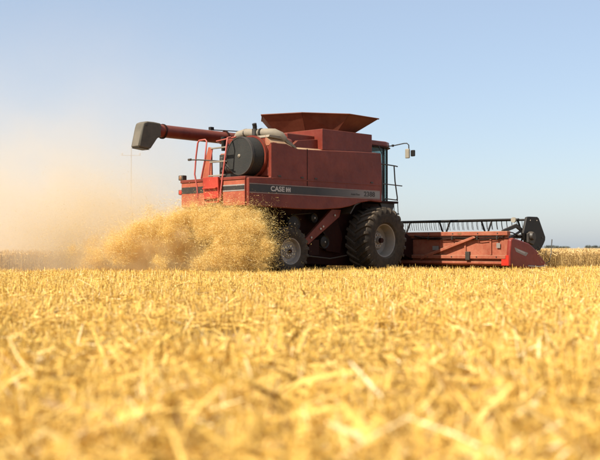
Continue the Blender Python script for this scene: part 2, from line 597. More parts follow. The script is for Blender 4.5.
# ------------------------------------------------------------------ far trees on the skyline
rs = np.random.default_rng(9)
Vs, Fs, Ts, off = [], [], [], 0
for k in range(150):
    yy = 1500 + rs.random() * 160
    xx = -420 + 960 * rs.random()
    if -160 < xx < 210 and rs.random() < 0.6:
        continue
    hh = 2.6 + rs.random() * 2.6
    n = 130
    c = rs.normal(size=(n, 3)); c /= np.linalg.norm(c, axis=1, keepdims=True)
    c *= (rs.random(n) ** 0.4)[:, None]
    c = c * np.array([4.5, 4.5, hh * 0.5]) + np.array([xx, yy, hh * 0.52])
    c[:, 2] = np.maximum(c[:, 2], 0.2)
    d = rs.normal(size=(n, 3)); d /= np.linalg.norm(d, axis=1, keepdims=True)
    V, F, per = ribbons(c, d, np.full(n, 1.5), np.full(n, 1.3), np.zeros((n, 3)), 1, rs)
    Vs.append(V); Fs.append(F + off); Ts.append(np.repeat(rs.random(n), per)); off += len(V)
far = np_mesh("far_treeline", np.concatenate(Vs), np.concatenate(Fs), np.concatenate(Ts), ['leaf'])
tag(far, "thin dark line of far trees on the horizon", "trees", kind="stuff")

# ------------------------------------------------------------------ utility pole far off in the dust
px, py = (131 - 300) / FPX * 105, 105.0
pole = empty("utility_pole", (px, py, 0))
tag(pole, "tall haze-paled utility pole with a crossarm, faint behind the dust", "pole")
obj("shaft", tube(B(), [(0, 0, -0.3), (0, 0, 11.0)], [0.065, 0.04], 12), 'pole', pole, smooth=40)
ca = obj("crossarm", box(B(), -1.0, 1.0, -0.12, -0.05, 10.12, 10.17), 'pole', pole, bevel=0.01)
for q in (-0.9, 0.9):
    obj("insulator", lathe(B(), [(0, 0), (0, 0.03), (0.06, 0.03), (0.08, 0.07), (0.13, 0.06), (0.15, 0.07), (0.22, 0.04), (0.24, 0)], 'z', (q, -0.085, 10.172), 12), 'insulator', ca, smooth=40)

# ------------------------------------------------------------------ the combine harvester
combine = empty("combine_harvester", (PX, PY, 0), HEAD)
tag(combine, "dusty red combine harvester with a wide cutting header throwing out chaff", "harvester")

# --- flanks
flank = [(-4.93, 1.70), (-4.2, 1.69), (-3.2, 1.67), (-2.4, 1.68), (-1.68, 1.73), (-1.25, 1.80), (-0.9, 1.90), (-0.45, 1.96), (0.0, 1.94), (0.04, 1.95),
         (0.04, 2.9), (0.0, 3.28), (-0.9, 3.26), (-2.4, 3.20), (-3.25, 3.17), (-3.46, 3.20), (-3.64, 3.26), (-4.12, 3.28), (-4.19, 3.26), (-4.19, 2.42), (-4.93, 2.38)]
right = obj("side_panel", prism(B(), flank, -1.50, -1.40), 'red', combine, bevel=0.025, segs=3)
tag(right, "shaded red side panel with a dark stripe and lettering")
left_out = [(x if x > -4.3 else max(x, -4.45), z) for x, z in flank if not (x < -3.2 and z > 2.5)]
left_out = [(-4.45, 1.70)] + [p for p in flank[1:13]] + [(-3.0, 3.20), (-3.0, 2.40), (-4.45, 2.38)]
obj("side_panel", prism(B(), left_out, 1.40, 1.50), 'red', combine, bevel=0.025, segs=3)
# stripe along the flank: black, fading to silver towards the cab
ys = -1.5035
st = obj("stripe", prism(B(), [(-4.90, 2.045), (-2.60, 2.045), (-2.60, 2.225), (-4.90, 2.225)], ys, -1.499), 'decal_black', right)
sv = obj("stripe", prism(B(), [(-2.60, 2.045), (-0.06, 2.045), (-0.06, 2.225), (-2.60, 2.225)], ys, -1.499), 'decal_fade', right)
obj("pinstripe", box(B(), -4.90, -0.06, ys, -1.499, 2.232, 2.247), 'decal_silver', right)
obj("pinstripe", box(B(), -4.90, -0.06, ys, -1.499, 2.020, 2.035), 'decal_silver', right)
ly_ = ys - 0.0022
lettering("lettering", "CASE", 0.165, 'decal_white', right, -3.97, ly_, 2.135, 1.22, 0.035, 0.0, 0.002, 1.02)
# the small emblem after the name: one letter set inside the other
em = B()
for (a, b, c, d) in ((-3.30, -3.262, 2.08, 2.19), (-3.178, -3.14, 2.08, 2.19), (-3.262, -3.178, 2.12, 2.15), (-3.235, -3.205, 2.155, 2.19), (-3.235, -3.205, 2.08, 2.115)):
    box(em, a - 0.38, b - 0.38, ly_ - 0.002, ly_ + 0.002, c, d)
obj("emblem", em, 'decal_white', right)
lettering("lettering", "2388", 0.180, 'decal_dark', right, -0.50, ly_, 2.135, 1.22, 0.03, 0.0, 0.002, 1.05)
lettering("lettering", "Axial-Flow", 0.075, 'decal_dark', right, -1.08, ly_, 2.115, 1.1, 0.01, 0.2, 0.002)
# panel joints, latches and the lip along the bottom edge of the upper panel
obj("panel_seam", box(B(), -2.925, -2.905, -1.5045, -1.49, 2.26, 3.19), 'red_dark', right)
obj("panel_seam", box(B(), -4.15, -0.02, -1.512, -1.49, 2.385, 2.41), 'red', right, bevel=0.006)
for lx in (-3.9, -3.1, -2.6, -0.4):
    obj("latch", box(B(), lx - 0.05, lx + 0.05, -1.516, -1.498, 2.44, 2.475), 'steel_dark', right, bevel=0.005)

# --- hood round the engine, behind the grain tank
hood = [(-1.40, 2.44), (-1.40, 3.30), (-1.36, 3.40), (-1.26, 3.44), (-0.50, 3.44), (-0.40, 3.40), (-0.36, 3.30), (-0.36, 2.44)]
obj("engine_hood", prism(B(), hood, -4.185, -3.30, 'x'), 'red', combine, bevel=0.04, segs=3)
cap = [(-4.20, 3.42), (-3.66, 3.43), (-3.47, 3.34), (-3.28, 3.235), (-3.28, 3.20), (-4.20, 3.20)]
obj("hood_lid", prism(B(), [(-4.21, 3.40), (-4.17, 3.465), (-3.66, 3.455), (-3.45, 3.35), (-3.25, 3.235), (-3.25, 3.18), (-3.5, 3.27), (-3.7, 3.37), (-4.0, 3.39)], -1.43, -0.38), 'pipe', combine, bevel=0.012)
sh = B()
rows = [[sh.verts.new((x, -1.497, z0)), sh.verts.new((x, -1.30, z1)), sh.verts.new((x, -1.30, z0 - 0.06)), sh.verts.new((x, -1.43, z0 - 0.06))]
        for x, z0, z1 in ((-4.195, 3.262, 3.452), (-3.66, 3.262, 3.447), (-3.45, 3.202, 3.345), (-3.25, 3.168, 3.232), (-2.4, 3.185, 3.235), (-0.9, 3.245, 3.285), (-0.02, 3.27, 3.31))]
for a, b in zip(rows, rows[1:]):
    for k in range(4):
        sh.faces.new((a[k], a[(k + 1) % 4], b[(k + 1) % 4], b[k]))
sh.faces.new(rows[0]); sh.faces.new(rows[-1][::-1])
obj("hood_shoulder", sh, 'red_dusty', combine, smooth=20)
# --- rotary air screen facing the rear
sc_c = (0, -0.88, 2.945)
scr = obj("rotary_screen", lathe(B(), [(-4.18, 0.48), (-4.62, 0.47), (-4.655, 0.455), (-4.66, 0.30), (-4.663, 0.0)], 'x', sc_c, 56), 'screen', combine, smooth=35)
obj("rim_band", lathe(B(), [(-4.60, 0.475), (-4.665, 0.468), (-4.667, 0.445), (-4.60, 0.44)], 'x', sc_c, 56, True), 'steel_dark', scr, smooth=40)
obj("rim_band", lathe(B(), [(-4.20, 0.53), (-4.28, 0.53), (-4.28, 0.484), (-4.20, 0.484)], 'x', sc_c, 56, True), 'red', scr, smooth=40)
obj("hub", lathe(B(), [(-4.655, 0.042), (-4.68, 0.040), (-4.69, 0.02), (-4.70, 0.018), (-4.702, 0)], 'x', sc_c, 20), 'pipe', scr, smooth=40)

# --- intake duct, exhaust and clutter on top of the engine bay
duct = obj("intake_duct", tube(B(), [(-4.02, -0.05, 3.42), (-4.02, -0.16, 3.56), (-4.0, -0.40, 3.60), (-3.98, -0.75, 3.565), (-3.95, -1.05, 3.56), (-3.86, -1.28, 3.54), (-3.72, -1.36, 3.47), (-3.62, -1.37, 3.38)],
    [0.09, 0.10, 0.10, 0.10, 0.10, 0.105, 0.105, 0.10], 16), 'pipe', combine, smooth=60)
for q in (-0.40, -0.95):
    obj("clamp_ring", lathe(B(), [(-0.02, 0.112), (0.02, 0.112), (0.02, 0.10), (-0.02, 0.10)], 'y', (-3.99, q, 3.59 if q > -0.6 else 3.56), 20, True), 'steel_dark', duct, smooth=40)
ex = obj("exhaust_stack", tube(B(), [(-4.05, -0.78, 3.44), (-4.05, -0.78, 3.72), (-4.08, -0.79, 3.79)], [0.055, 0.055, 0.058], 14), 'black', combine, smooth=50)
obj("heat_shield", lathe(B(), [(3.50, 0.072), (3.66, 0.072), (3.66, 0.066), (3.50, 0.066)], 'z', (-4.05, -0.78, 0), 18, True), 'steel_dark', ex, smooth=40)
eng = B()
box(eng, -4.05, -3.30, -0.34, 0.55, 2.45, 3.10)
box(eng, -3.95, -3.35, 0.0, 0.42, 3.10, 3.24)
tube(eng, [(-4.12, 0.12, 2.72), (-4.12, -0.28, 2.72)], 0.13, 14)
tube(eng, [(-4.1, 0.35, 2.62), (-4.1, 0.35, 3.02)], 0.09, 14)
engine = obj("engine", eng, 'steel_dark', combine, bevel=0.02)
obj("hose", tube(B(), [(-4.12, -0.20, 2.9), (-4.25, -0.1, 3.1), (-4.2, 0.1, 3.3), (-4.0, 0.2, 3.32), (-3.8, 0.5, 3.2)], 0.035, 8), 'black', engine, smooth=60)
obj("hose", tube(B(), [(-4.2, -0.34, 2.6), (-4.3, -0.2, 2.66), (-4.25, 0.15, 2.86), (-4.1, 0.3, 3.0)], 0.028, 8), 'black', engine, smooth=60)
obj("engine_side_panel", prism(B(), [(0.98, 2.43), (0.52, 2.43), (0.55, 3.27), (0.66, 3.29)], -4.33, -4.28, 'x'), 'red_rear', combine, bevel=0.012)
obj("engine_top_rail", tube(tube(B(), [(-4.15, -0.2, 3.50), (-4.1, 0.6, 3.45), (-3.6, 1.0, 3.45)], 0.018, 6), [(-4.0, 0.25, 3.24), (-4.0, 0.25, 3.46)], 0.016, 6), 'red_rail', combine, smooth=60)
obj("service_cap", lathe(B(), [(3.24, 0.06), (3.52, 0.06), (3.54, 0.075), (3.60, 0.075), (3.61, 0)], 'z', (-3.72, 0.75, 0), 16), 'black', combine, smooth=40)

# --- rear of the body: deck, walls and the fold-down steps
deck = [(-4.95, -1.398), (-4.95, 1.02), (-4.46, 1.398), (-3.2, 1.398), (-3.2, -1.398)]
obj("rear_deck", prism(B(), deck, 2.34, 2.42, 'z'), 'red', combine, bevel=0.015)
rw = [(-4.93, -1.395), (-4.93, 1.0), (-4.45, 1.37), (-4.30, 1.37), (-4.30, -1.395)]
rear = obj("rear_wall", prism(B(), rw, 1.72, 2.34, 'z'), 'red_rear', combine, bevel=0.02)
obj("stripe", box(B(), -4.9365, -4.92, -1.38, -0.56, 2.07, 2.23), 'decal_silver', rear)
obj("stripe", box(B(), -4.9395, -4.92, -1.36, -0.58, 2.10, 2.20), 'decal_black', rear)
obj("stripe", box(B(), -4.9365, -4.92, 0.08, 0.98, 2.07, 2.23), 'decal_black', rear)
for q in (-1.385, -0.57, 0.085):
    obj("panel_edge", box(B(), -4.95, -4.92, q - 0.012, q + 0.012, 1.74, 2.335), 'red', rear, bevel=0.004)
for q, mt in ((2.42, 'steel_dark'), (2.05, 'lamp_red')):
    lb = obj("tail_lamp", box(B(), -4.93, -4.79, 0.95, 1.13, q, q + 0.13), 'steel_dark', combine, bevel=0.02)
    obj("lens", lathe(B(), [(-4.90, 0.055), (-4.935, 0.055), (-4.945, 0.03), (-4.947, 0)], 'x', (0, 1.04, q + 0.065), 16), 'lamp_amber' if q > 2.3 else 'lamp_red', lb, smooth=40)

step = obj("fold_down_steps", prism(B(), [(0.06, 2.44), (-0.50, 2.44), (-0.54, 1.80), (0.02, 1.80)], -5.03, -4.965, 'x'), 'red_bright', combine, bevel=0.012)
for q in (1.9, 2.15):
    obj("tread", box(B(), -5.10, -5.025, -0.50, 0.0, q, q + 0.03), 'red_bright', step, bevel=0.006)
lad = obj("ladder_rail", tube(B(), [(-5.0, -0.56, 1.85), (-4.98, -0.56, 2.1), (-4.93, -0.62, 2.7), (-4.90, -0.70, 3.30), (-4.86, -0.67, 3.38), (-4.70, -0.60, 3.42)], 0.022, 10), 'red_rail', combine, smooth=60)
obj("ladder_rail", tube(B(), [(-4.93, -0.06, 2.42), (-4.92, -0.10, 2.8), (-4.88, -0.14, 3.18)], 0.018, 10), 'red_rail', combine, smooth=60)
for q in (2.46, 2.80, 3.14):
    f = (q - 2.4) / 0.9
    obj("rung", box(B(), -4.95 + 0.03 * f, -4.88 + 0.03 * f, -0.63 - 0.07 * f, -0.05 - 0.08 * f, q, q + 0.035), 'pipe', lad, bevel=0.006)
obj("hand_rail", tube(B(), [(-4.93, 0.36, 1.95), (-4.94, 0.37, 2.2), (-4.93, 0.48, 2.55), (-4.92, 0.44, 3.0), (-4.90, 0.40, 3.33), (-4.89, 0.36, 3.39), (-4.88, 0.14, 3.40), (-4.88, 0.08, 3.36), (-4.90, 0.12, 2.9), (-4.92, 0.24, 2.43)], 0.021, 10), 'red_rail', combine, smooth=60)
obj("cross_bar", tube(B(), [(-4.94, 0.64, 2.92), (-4.93, 0.3, 2.90), (-4.91, -0.72, 2.80)], 0.016, 8), 'steel_dark', combine, smooth=60)
obj("bar_knob", lathe(B(), [(-0.06, 0), (-0.05, 0.03), (0.05, 0.03), (0.06, 0)], 'y', (-4.94, 0.66, 2.925), 12), 'steel_dark', combine, smooth=40)

# --- grain tank
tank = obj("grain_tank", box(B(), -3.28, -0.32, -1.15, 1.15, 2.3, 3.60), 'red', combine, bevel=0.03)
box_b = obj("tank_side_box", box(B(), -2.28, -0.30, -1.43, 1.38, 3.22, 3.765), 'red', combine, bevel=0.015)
obj("tank_ledge", prism(B(), [(-3.26, 3.17), (-0.02, 3.26), (-0.02, 3.300), (-3.26, 3.232)], -1.30, 1.39), 'red_header', combine, bevel=0.008)
obj("tank_shelf", prism(B(), [(-3.25, 3.24), (-2.285, 3.235), (-2.285, 3.50), (-3.0, 3.42)], -1.26, 1.1), 'red', combine, bevel=0.012)
rim = [(0.0, -1.42), (-1.22, -1.42), (-2.30, -0.72), (-2.74, 0.35), (-2.45, 0.62), (-1.72, 1.40), (0.0, 1.42)]
low = [(-0.70, -1.10), (-1.35, -1.10), (-1.98, -0.55), (-2.26, 0.2), (-2.1, 0.42), (-1.55, 1.0), (-0.70, 1.05)]
rz_ = [4.22, 4.235, 4.235, 4.235, 4.235, 4.25, 4.24]
ext = empty("tank_extension_parts", (0, 0, 0))
bpy.data.objects.remove(ext)
def flare_panel(i, j):
    b = B()
    a0, a1 = Vector((*rim[i], rz_[i])), Vector((*rim[j], rz_[j]))
    b0, b1 = Vector((*low[i], 3.77)), Vector((*low[j], 3.77))
    nrm = (a1 - a0).cross(b0 - a0).normalized()
    if nrm.z > 0: nrm = -nrm
    g = (a1 - a0).normalized() * 0.004
    q = [a0 + g, a1 - g, b1 - g, b0 + g]
    vo = [b.verts.new(p) for p in q]
    vi = [b.verts.new(p - nrm * 0.02) for p in q]
    b.faces.new(vo); b.faces.new(vi[::-1])
    for k in range(4):
        b.faces.new((vo[k], vi[k], vi[(k + 1) % 4], vo[(k + 1) % 4]))
    return b, a0, a1
ext = obj("tank_extension", prism(B(), low, 3.60, 3.775, 'z'), 'red', combine, bevel=0.008)
for i in range(7):
    j = (i + 1) % 7
    b, a0, a1 = flare_panel(i, j)
    obj("flare_panel", b, 'red_tank', ext)
    obj("rim_rail", tube(B(), [a0, a1], 0.017, 8), 'red_tank', ext, smooth=60)
obj("tank_cap", prism(B(), [(-1.15, 3.20), (-0.95, 3.42), (-0.7, 3.47), (0.7, 3.47), (0.95, 3.42), (1.15, 3.20)], -3.27, -2.4, 'x'), 'red', combine, bevel=0.01)

# --- unloading auger folded back along the far side
AY = 1.62
aug = obj("unloading_auger", tube(B(), [(-0.75, AY, 3.70), (-3.0, AY, 3.70), (-5.30, AY, 3.715)], 0.165, 24), 'red', combine, smooth=50)
for q in (-1.0, -2.9, -5.05):
    obj("flange", lathe(B(), [(-0.02, 0.195), (0.02, 0.195), (0.02, 0.160), (-0.02, 0.160)], 'x', (q, AY, 3.705), 28, True), 'red_dark', aug, smooth=40)
obj("support_rod", tube(B(), [(-0.9, AY, 3.89), (-2.2, AY, 3.93), (-3.4, AY, 3.885)], 0.014, 6), 'steel_dark', aug, smooth=60)
obj("work_lamp", box(B(), -3.45, -3.33, AY - 0.05, AY + 0.05, 3.88, 3.96), 'black', aug, bevel=0.01)
sp_out = [(-5.22, 3.885), (-5.45, 3.905), (-5.66, 3.905), (-5.78, 3.86), (-5.82, 3.74), (-5.93, 3.27), (-5.92, 3.23), (-5.58, 3.20), (-5.54, 3.23), (-5.33, 3.50), (-5.22, 3.54)]
spout = obj("auger_spout", prism(B(), sp_out, AY - 0.175, AY + 0.175), 'spout', combine, bevel=0.085, segs=4)
obj("mouth", prism(B(), [(-5.91, 3.228), (-5.58, 3.198), (-5.58, 3.186), (-5.91, 3.216)], AY - 0.15, AY + 0.15), 'black', spout)
obj("bolt", lathe(B(), [(-0.19, 0), (-0.187, 0.03), (-0.165, 0.03)], 'y', (-5.70, AY, 3.80), 10), 'steel_dark', spout, smooth=40)
obj("elbow", tube(B(), [(-0.55, 1.15, 3.05), (-0.55, 1.40, 3.25), (-0.60, 1.58, 3.55), (-0.78, AY, 3.70)], [0.18, 0.18, 0.18, 0.17], 18), 'red', combine, smooth=60)

# --- chassis and under-body
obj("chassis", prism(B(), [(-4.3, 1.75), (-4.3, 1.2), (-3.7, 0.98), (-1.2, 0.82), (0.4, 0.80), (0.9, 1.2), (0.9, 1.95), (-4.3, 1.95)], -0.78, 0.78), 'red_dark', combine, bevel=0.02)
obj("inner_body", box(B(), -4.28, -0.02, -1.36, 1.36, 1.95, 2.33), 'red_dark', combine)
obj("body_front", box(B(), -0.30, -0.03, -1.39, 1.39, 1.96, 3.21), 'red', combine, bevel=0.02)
for s in (-1, 1):
    fr = obj("frame_strut", prism(B(), [(-2.62, 0.92), (-2.50, 0.78), (-1.30, 1.52), (-1.22, 1.72), (-1.60, 1.72)], s * 1.14, s * 1.05), 'red', combine, bevel=0.015)
    for (bx, bz) in ((-2.4, 0.97), (-2.05, 1.2), (-1.95, 1.26), (-1.5, 1.56)):
        obj("bolt", lathe(B(), [(-0.02, 0), (-0.018, 0.028), (0.02, 0.028)], 'y', (bx, s * 1.15, bz), 8), 'steel', fr, smooth=40)
    obj("under_box", box(B(), -2.35, -1.95, s * 1.02, s * 0.79, 0.50, 0.92), 'red_dark', combine, bevel=0.02)
    obj("drive_guard", prism(B(), [(-1.55, 0.62), (-1.0, 0.55), (-0.9, 1.0), (-1.1, 1.45), (-1.5, 1.45), (-1.65, 1.1)], s * 0.90, s * 0.79), 'red_dark', combine, bevel=0.02)
    for (qx, qz, qr) in ((-2.9, 1.32, 0.22), (-2.15, 1.48, 0.12), (-1.75, 0.86, 0.17)):
        pu = obj("pulley", lathe(B(), [(-0.05, 0.0), (-0.05, 0.05), (-0.03, qr - 0.03), (-0.05, qr), (0.05, qr), (0.03, qr - 0.03), (0.05, 0.0)], 'y', (qx, s * 0.98, qz), 28), 'black', combine, smooth=35)
        obj("hub", lathe(B(), [(-0.07, 0), (-0.07, 0.02), (0.07, 0.02), (0.07, 0)], 'y', (qx, s * 0.98, qz), 10), 'steel', pu, smooth=40)
    obj("drive_belt", tube(B(), [(-2.93, s * 0.98, 1.55), (-2.15, s * 0.98, 1.61), (-2.04, s * 0.98, 1.48), (-1.6, s * 0.98, 0.92), (-1.7, s * 0.98, 0.68), (-1.86, s * 0.98, 0.72), (-2.78, s * 0.98, 1.13), (-3.1, s * 0.98, 1.24), (-3.1, s * 0.98, 1.44), (-2.93, s * 0.98, 1.55)], 0.014, 6), 'black', combine)
    obj("shield_rod", tube(B(), [(-2.5, s * 1.08, 0.5), (-1.6, s * 1.08, 0.42), (-0.95, s * 1.08, 0.5)], 0.018, 8), 'steel_dark', combine, smooth=50)
    obj("fender", prism(B(), [(-1.15, 1.62), (-0.95, 1.86), (-0.6, 1.98), (0.0, 2.0), (0.0, 1.97), (-0.6, 1.95), (-0.93, 1.83), (-1.12, 1.60)], s * 1.38, s * 0.85), 'steel_dark', combine)
obj("drive_axle", box(B(), -0.22, 0.22, -1.2, 1.2, 0.72, 1.05), 'red_dark', combine, bevel=0.04)
obj("steer_axle", tube(B(), [(-3.31, -1.15, 0.64), (-3.31, -0.5, 0.72), (-3.31, 0.5, 0.72), (-3.31, 1.15, 0.64)], 0.11, 12), 'red_dark', combine, smooth=50)
obj("axle_support", prism(B(), [(-3.6, 0.62), (-3.0, 0.62), (-2.7, 1.1), (-3.9, 1.1)], -0.55, 0.55), 'red_dark', combine, bevel=0.02)
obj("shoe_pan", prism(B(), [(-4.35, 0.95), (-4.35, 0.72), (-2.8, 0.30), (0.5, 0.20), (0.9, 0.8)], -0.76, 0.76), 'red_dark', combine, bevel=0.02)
obj("chaff_spreader", prism(B(), [(-4.75, 1.02), (-4.95, 1.25), (-4.85, 1.72), (-4.32, 1.72), (-4.32, 0.95)], -0.8, 0.8), 'red_dark', combine, bevel=0.03)
for s in (-0.42, 0.42):
    dsk = obj("spreader_disc", lathe(B(), [(0.92, 0), (0.92, 0.34), (0.95, 0.34), (0.95, 0)], 'z', (-4.75, s, 0), 24), 'steel_dark', combine, smooth=40)

# --- wheels
def tyre_bm(Rt, W, rin, lugs, lug_h, skew, lug_w):
    b = B()
    h = W / 2
    rb = Rt - lug_h
    prof = [(-h * 0.72, rin), (-h * 0.92, rin + 0.06), (-h, (rin + rb) / 2), (-h * 0.96, rb - 0.10), (-h * 0.86, rb - 0.025), (-h * 0.5, rb + 0.0), (0, rb + 0.006),
            (h * 0.5, rb), (h * 0.86, rb - 0.025), (h * 0.96, rb - 0.10), (h, (rin + rb) / 2), (h * 0.92, rin + 0.06), (h * 0.72, rin)]
    lathe(b, prof, 'y', (0, 0, 0), 64)
    for s in (-1, 1):
        for k in range(lugs):
            t0 = 2 * math.pi * (k + (0.5 if s > 0 else 0)) / lugs
            st_ = [(-0.03 * h, 0.0, Rt), (0.45 * h, skew * 0.5, Rt - 0.004), (0.88 * h, skew * 0.9, Rt - 0.02), (1.005 * h, skew * 1.0, Rt - 0.10)]
            rows = []
            for (yy, da, ro) in st_:
                row = []
                for e in (-1, 1):
                    t = t0 + da + e * lug_w / Rt / 2
                    tb = t0 + da + e * lug_w * 1.35 / Rt / 2
                    ri = ro - lug_h - 0.03
                    row.append(b.verts.new((ri * math.cos(tb), s * yy * 0.985, ri * math.sin(tb))))
                    row.append(b.verts.new((ro * math.cos(t), s * yy, ro * math.sin(t))))
                rows.append(row)
            for a, c in zip(rows, rows[1:]):
                for (i, j) in ((0, 1), (1, 3), (3, 2), (2, 0)):
                    b.faces.new((a[i], a[j], c[j], c[i]))
            b.faces.new([rows[0][i] for i in (0, 1, 3, 2)])
            b.faces.new([rows[-1][i] for i in (0, 2, 3, 1)])
    return b

def wheel(name, x, yc, z, Rt, W, rin, lugs, lug_h, skew, lug_w, side, dish, rot=0.0):
    """side -1: outer face towards -y"""
    h = W / 2
    o = side * 1.0
    prof = [(o * h * 0.74, rin + 0.045), (o * h * 0.80, rin + 0.035), (o * h * 0.76, rin - 0.005), (o * h * 0.55, rin - 0.03), (o * h * dish, rin - 0.05),
            (o * h * (dish - 0.05), rin * 0.62), (o * h * (dish + 0.12), rin * 0.5), (o * h * (dish + 0.12), rin * 0.22), (o * h * (dish + 0.3), rin * 0.2), (o * h * (dish + 0.3), 0)]
    b = lathe(B(), prof, 'y', (0, 0, 0), 48)
    lathe(b, [(-o * h * 0.74, rin + 0.045), (-o * h * 0.80, rin + 0.035), (-o * h * 0.76, rin - 0.005), (-o * h * 0.3, rin - 0.04), (o * h * dish, rin - 0.045)], 'y', (0, 0, 0), 48)
    w = obj(name, b, 'rim', combine, smooth=35, loc=(x, yc, z))
    w.rotation_euler = (0, 0, rot)
    obj("tyre", tyre_bm(Rt, W, rin, lugs, lug_h, skew, lug_w), 'rubber', w, smooth=38)
    for k in range(10):
        t = 2 * math.pi * k / 10
        yy = o * h * (dish + 0.12)
        obj("wheel_nut", lathe(B(), [(yy - o * 0.01, 0.02), (yy + o * 0.03, 0.02), (yy + o * 0.032, 0)], 'y', (rin * 0.36 * math.cos(t), 0, rin * 0.36 * math.sin(t)), 6), 'steel', w)
    obj("hub", lathe(B(), [(o * h * (dish + 0.28), rin * 0.17), (o * h * (dish + 0.5), rin * 0.15), (o * h * (dish + 0.52), 0)], 'y', (0, 0, 0), 20), 'red_dark', w, smooth=35)
    return w
for s in (-1, 1):
    wheel("drive_wheel", 0, s * 1.32, 0.905, 0.92, 0.77, 0.43, 24, 0.055, -0.26 if s < 0 else -0.26, 0.075, s, 0.05)
    wheel("steer_wheel", -3.31, s * 1.17, 0.62, 0.63, 0.38, 0.315, 20, 0.04, -0.24, 0.05, s, 0.25, R(-4))

# --- cab
roof_pl = [(-0.02, -0.86), (1.0, -0.86), (1.28, -0.74), (1.55, -0.40), (1.55, 0.40), (1.28, 0.74), (1.0, 0.86), (-0.02, 0.86)]
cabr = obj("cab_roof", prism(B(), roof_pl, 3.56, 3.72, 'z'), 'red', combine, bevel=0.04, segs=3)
obj("roof_lip", prism(B(), [(x * 1.02 - (0 if x > 0 else 0), y * 1.03) for x, y in roof_pl], 3.53, 3.57, 'z'), 'red_dark', cabr, bevel=0.008)
obj("cab_floor", prism(B(), [(x, y * 0.96) for x, y in roof_pl], 1.72, 1.98, 'z'), 'red_dark', combine, bevel=0.02)
glass_pl = [(0.02, -0.80), (0.96, -0.80), (1.22, -0.70), (1.46, -0.37), (1.46, 0.37), (1.22, 0.70), (0.96, 0.80), (0.02, 0.80)]
for i in range(7):
    a, c = glass_pl[i], glass_pl[i + 1]
    b = B()
    d = (Vector(c) - Vector(a)); nn = Vector((d.y, -d.x)).normalized() * 0.006
    m_ = 0.03 / d.length
    p0 = Vector(a) + d * m_; p1 = Vector(c) - d * m_
    prism(b, [tuple(p0 - nn), tuple(p1 - nn), tuple(p1 + nn), tuple(p0 + nn)], 2.0, 3.525, 'z')
    obj("cab_window", b, 'glass', combine)
for p in glass_pl:
    obj("cab_pillar", tube(B(), [(p[0], p[1], 1.97), (p[0], p[1], 3.54)], 0.03, 8), 'black', combine, smooth=50)
obj("cab_back_wall", box(B(), -0.025, 0.0, -0.84, 0.84, 1.99, 2.55), 'black', combine)
seat = obj("driver_seat", box(B(), 0.25, 0.75, -0.27, 0.27, 2.05, 2.45), 'steel_dark', combine, bevel=0.06)
obj("backrest", box(B(), 0.22, 0.36, -0.25, 0.25, 2.455, 3.10), 'steel_dark', seat, bevel=0.05)
obj("steering_column", tube(B(), [(1.2, 0, 1.98), (1.0, 0, 2.62)], 0.035, 8), 'black', combine, smooth=50)
# mirror on its bent arm
arm = obj("mirror_arm", tube(B(), [(1.20, -0.72, 3.60), (1.34, -0.92, 3.63), (1.48, -1.12, 3.68), (1.51, -1.20, 3.68), (1.52, -1.26, 3.63), (1.52, -1.28, 3.30)], 0.016, 8), 'black', combine, smooth=60)
obj("mirror_head", box(B(), 1.47, 1.535, -1.30, -1.16, 3.25, 3.52), 'mirror_shell', arm, bevel=0.02)
obj("mirror_head", box(B(), 1.53, 1.60, -1.44, -1.31, 3.30, 3.48), 'black', arm, bevel=0.02)
obj("arm_collar", lathe(B(), [(-0.03, 0.035), (0.03, 0.035), (0.03, 0), (-0.03, 0)], 'z', (1.30, -0.86, 3.62), 10), 'black', arm, smooth=40)
# service platform with its hand rails beside the cab
plat = obj("service_platform", box(B(), 0.06, 0.80, -1.46, -0.86, 1.93, 1.99), 'red_dark', combine, bevel=0.01)
obj("platform_bracket", prism(B(), [(0.08, 1.925), (0.70, 1.925), (0.62, 1.74), (0.25, 1.66)], -1.40, -1.32), 'steel_dark', plat)
tr = [([(0.06, -1.45, 2.99), (0.35, -1.45, 2.985), (0.68, -1.45, 2.97), (0.77, -1.45, 2.96)], 0.017),
      ([(0.62, -1.45, 2.97), (0.66, -1.45, 2.55), (0.76, -1.45, 2.10), (0.76, -1.45, 2.0)], 0.018),
      ([(0.10, -1.45, 2.455), (0.97, -1.45, 2.43)], 0.015),
      ([(0.22, -1.45, 2.0), (0.24, -1.45, 2.05), (0.70, -1.45, 2.03), (0.76, -1.45, 2.06)], 0.016),
      ([(0.25, -1.20, 3.52), (0.22, -1.40, 3.2), (0.12, -1.45, 2.8), (0.10, -1.45, 2.3), (0.14, -1.45, 2.0)], 0.016)]
for pth, r_ in tr:
    obj("platform_rail", tube(B(), pth, r_, 8), 'steel_dark', plat, smooth=60)
obj("platform_step", box(B(), 0.55, 0.78, -1.50, -1.47, 1.62, 1.66), 'steel_dark', plat)
obj("step_hanger", tube(tube(B(), [(0.58, -1.47, 1.95), (0.58, -1.485, 1.64)], 0.012, 6), [(0.75, -1.47, 1.95), (0.75, -1.485, 1.64)], 0.012, 6), 'steel_dark', plat)

# --- feeder house
feeder = obj("feeder_house", prism(B(), [(0.55, 1.72), (0.55, 1.05), (2.55, 0.35), (2.55, 0.95), (1.2, 1.72)], -0.62, 0.62), 'red_dark', combine, bevel=0.02)
obj("lift_cylinder", tube(B(), [(0.2, -0.5, 0.75), (1.9, -0.5, 0.45)], 0.06, 12), 'steel_dark', combine, smooth=50)
obj("lift_cylinder", tube(B(), [(0.2, 0.5, 0.75), (1.9, 0.5, 0.45)], 0.06, 12), 'steel_dark', combine, smooth=50)

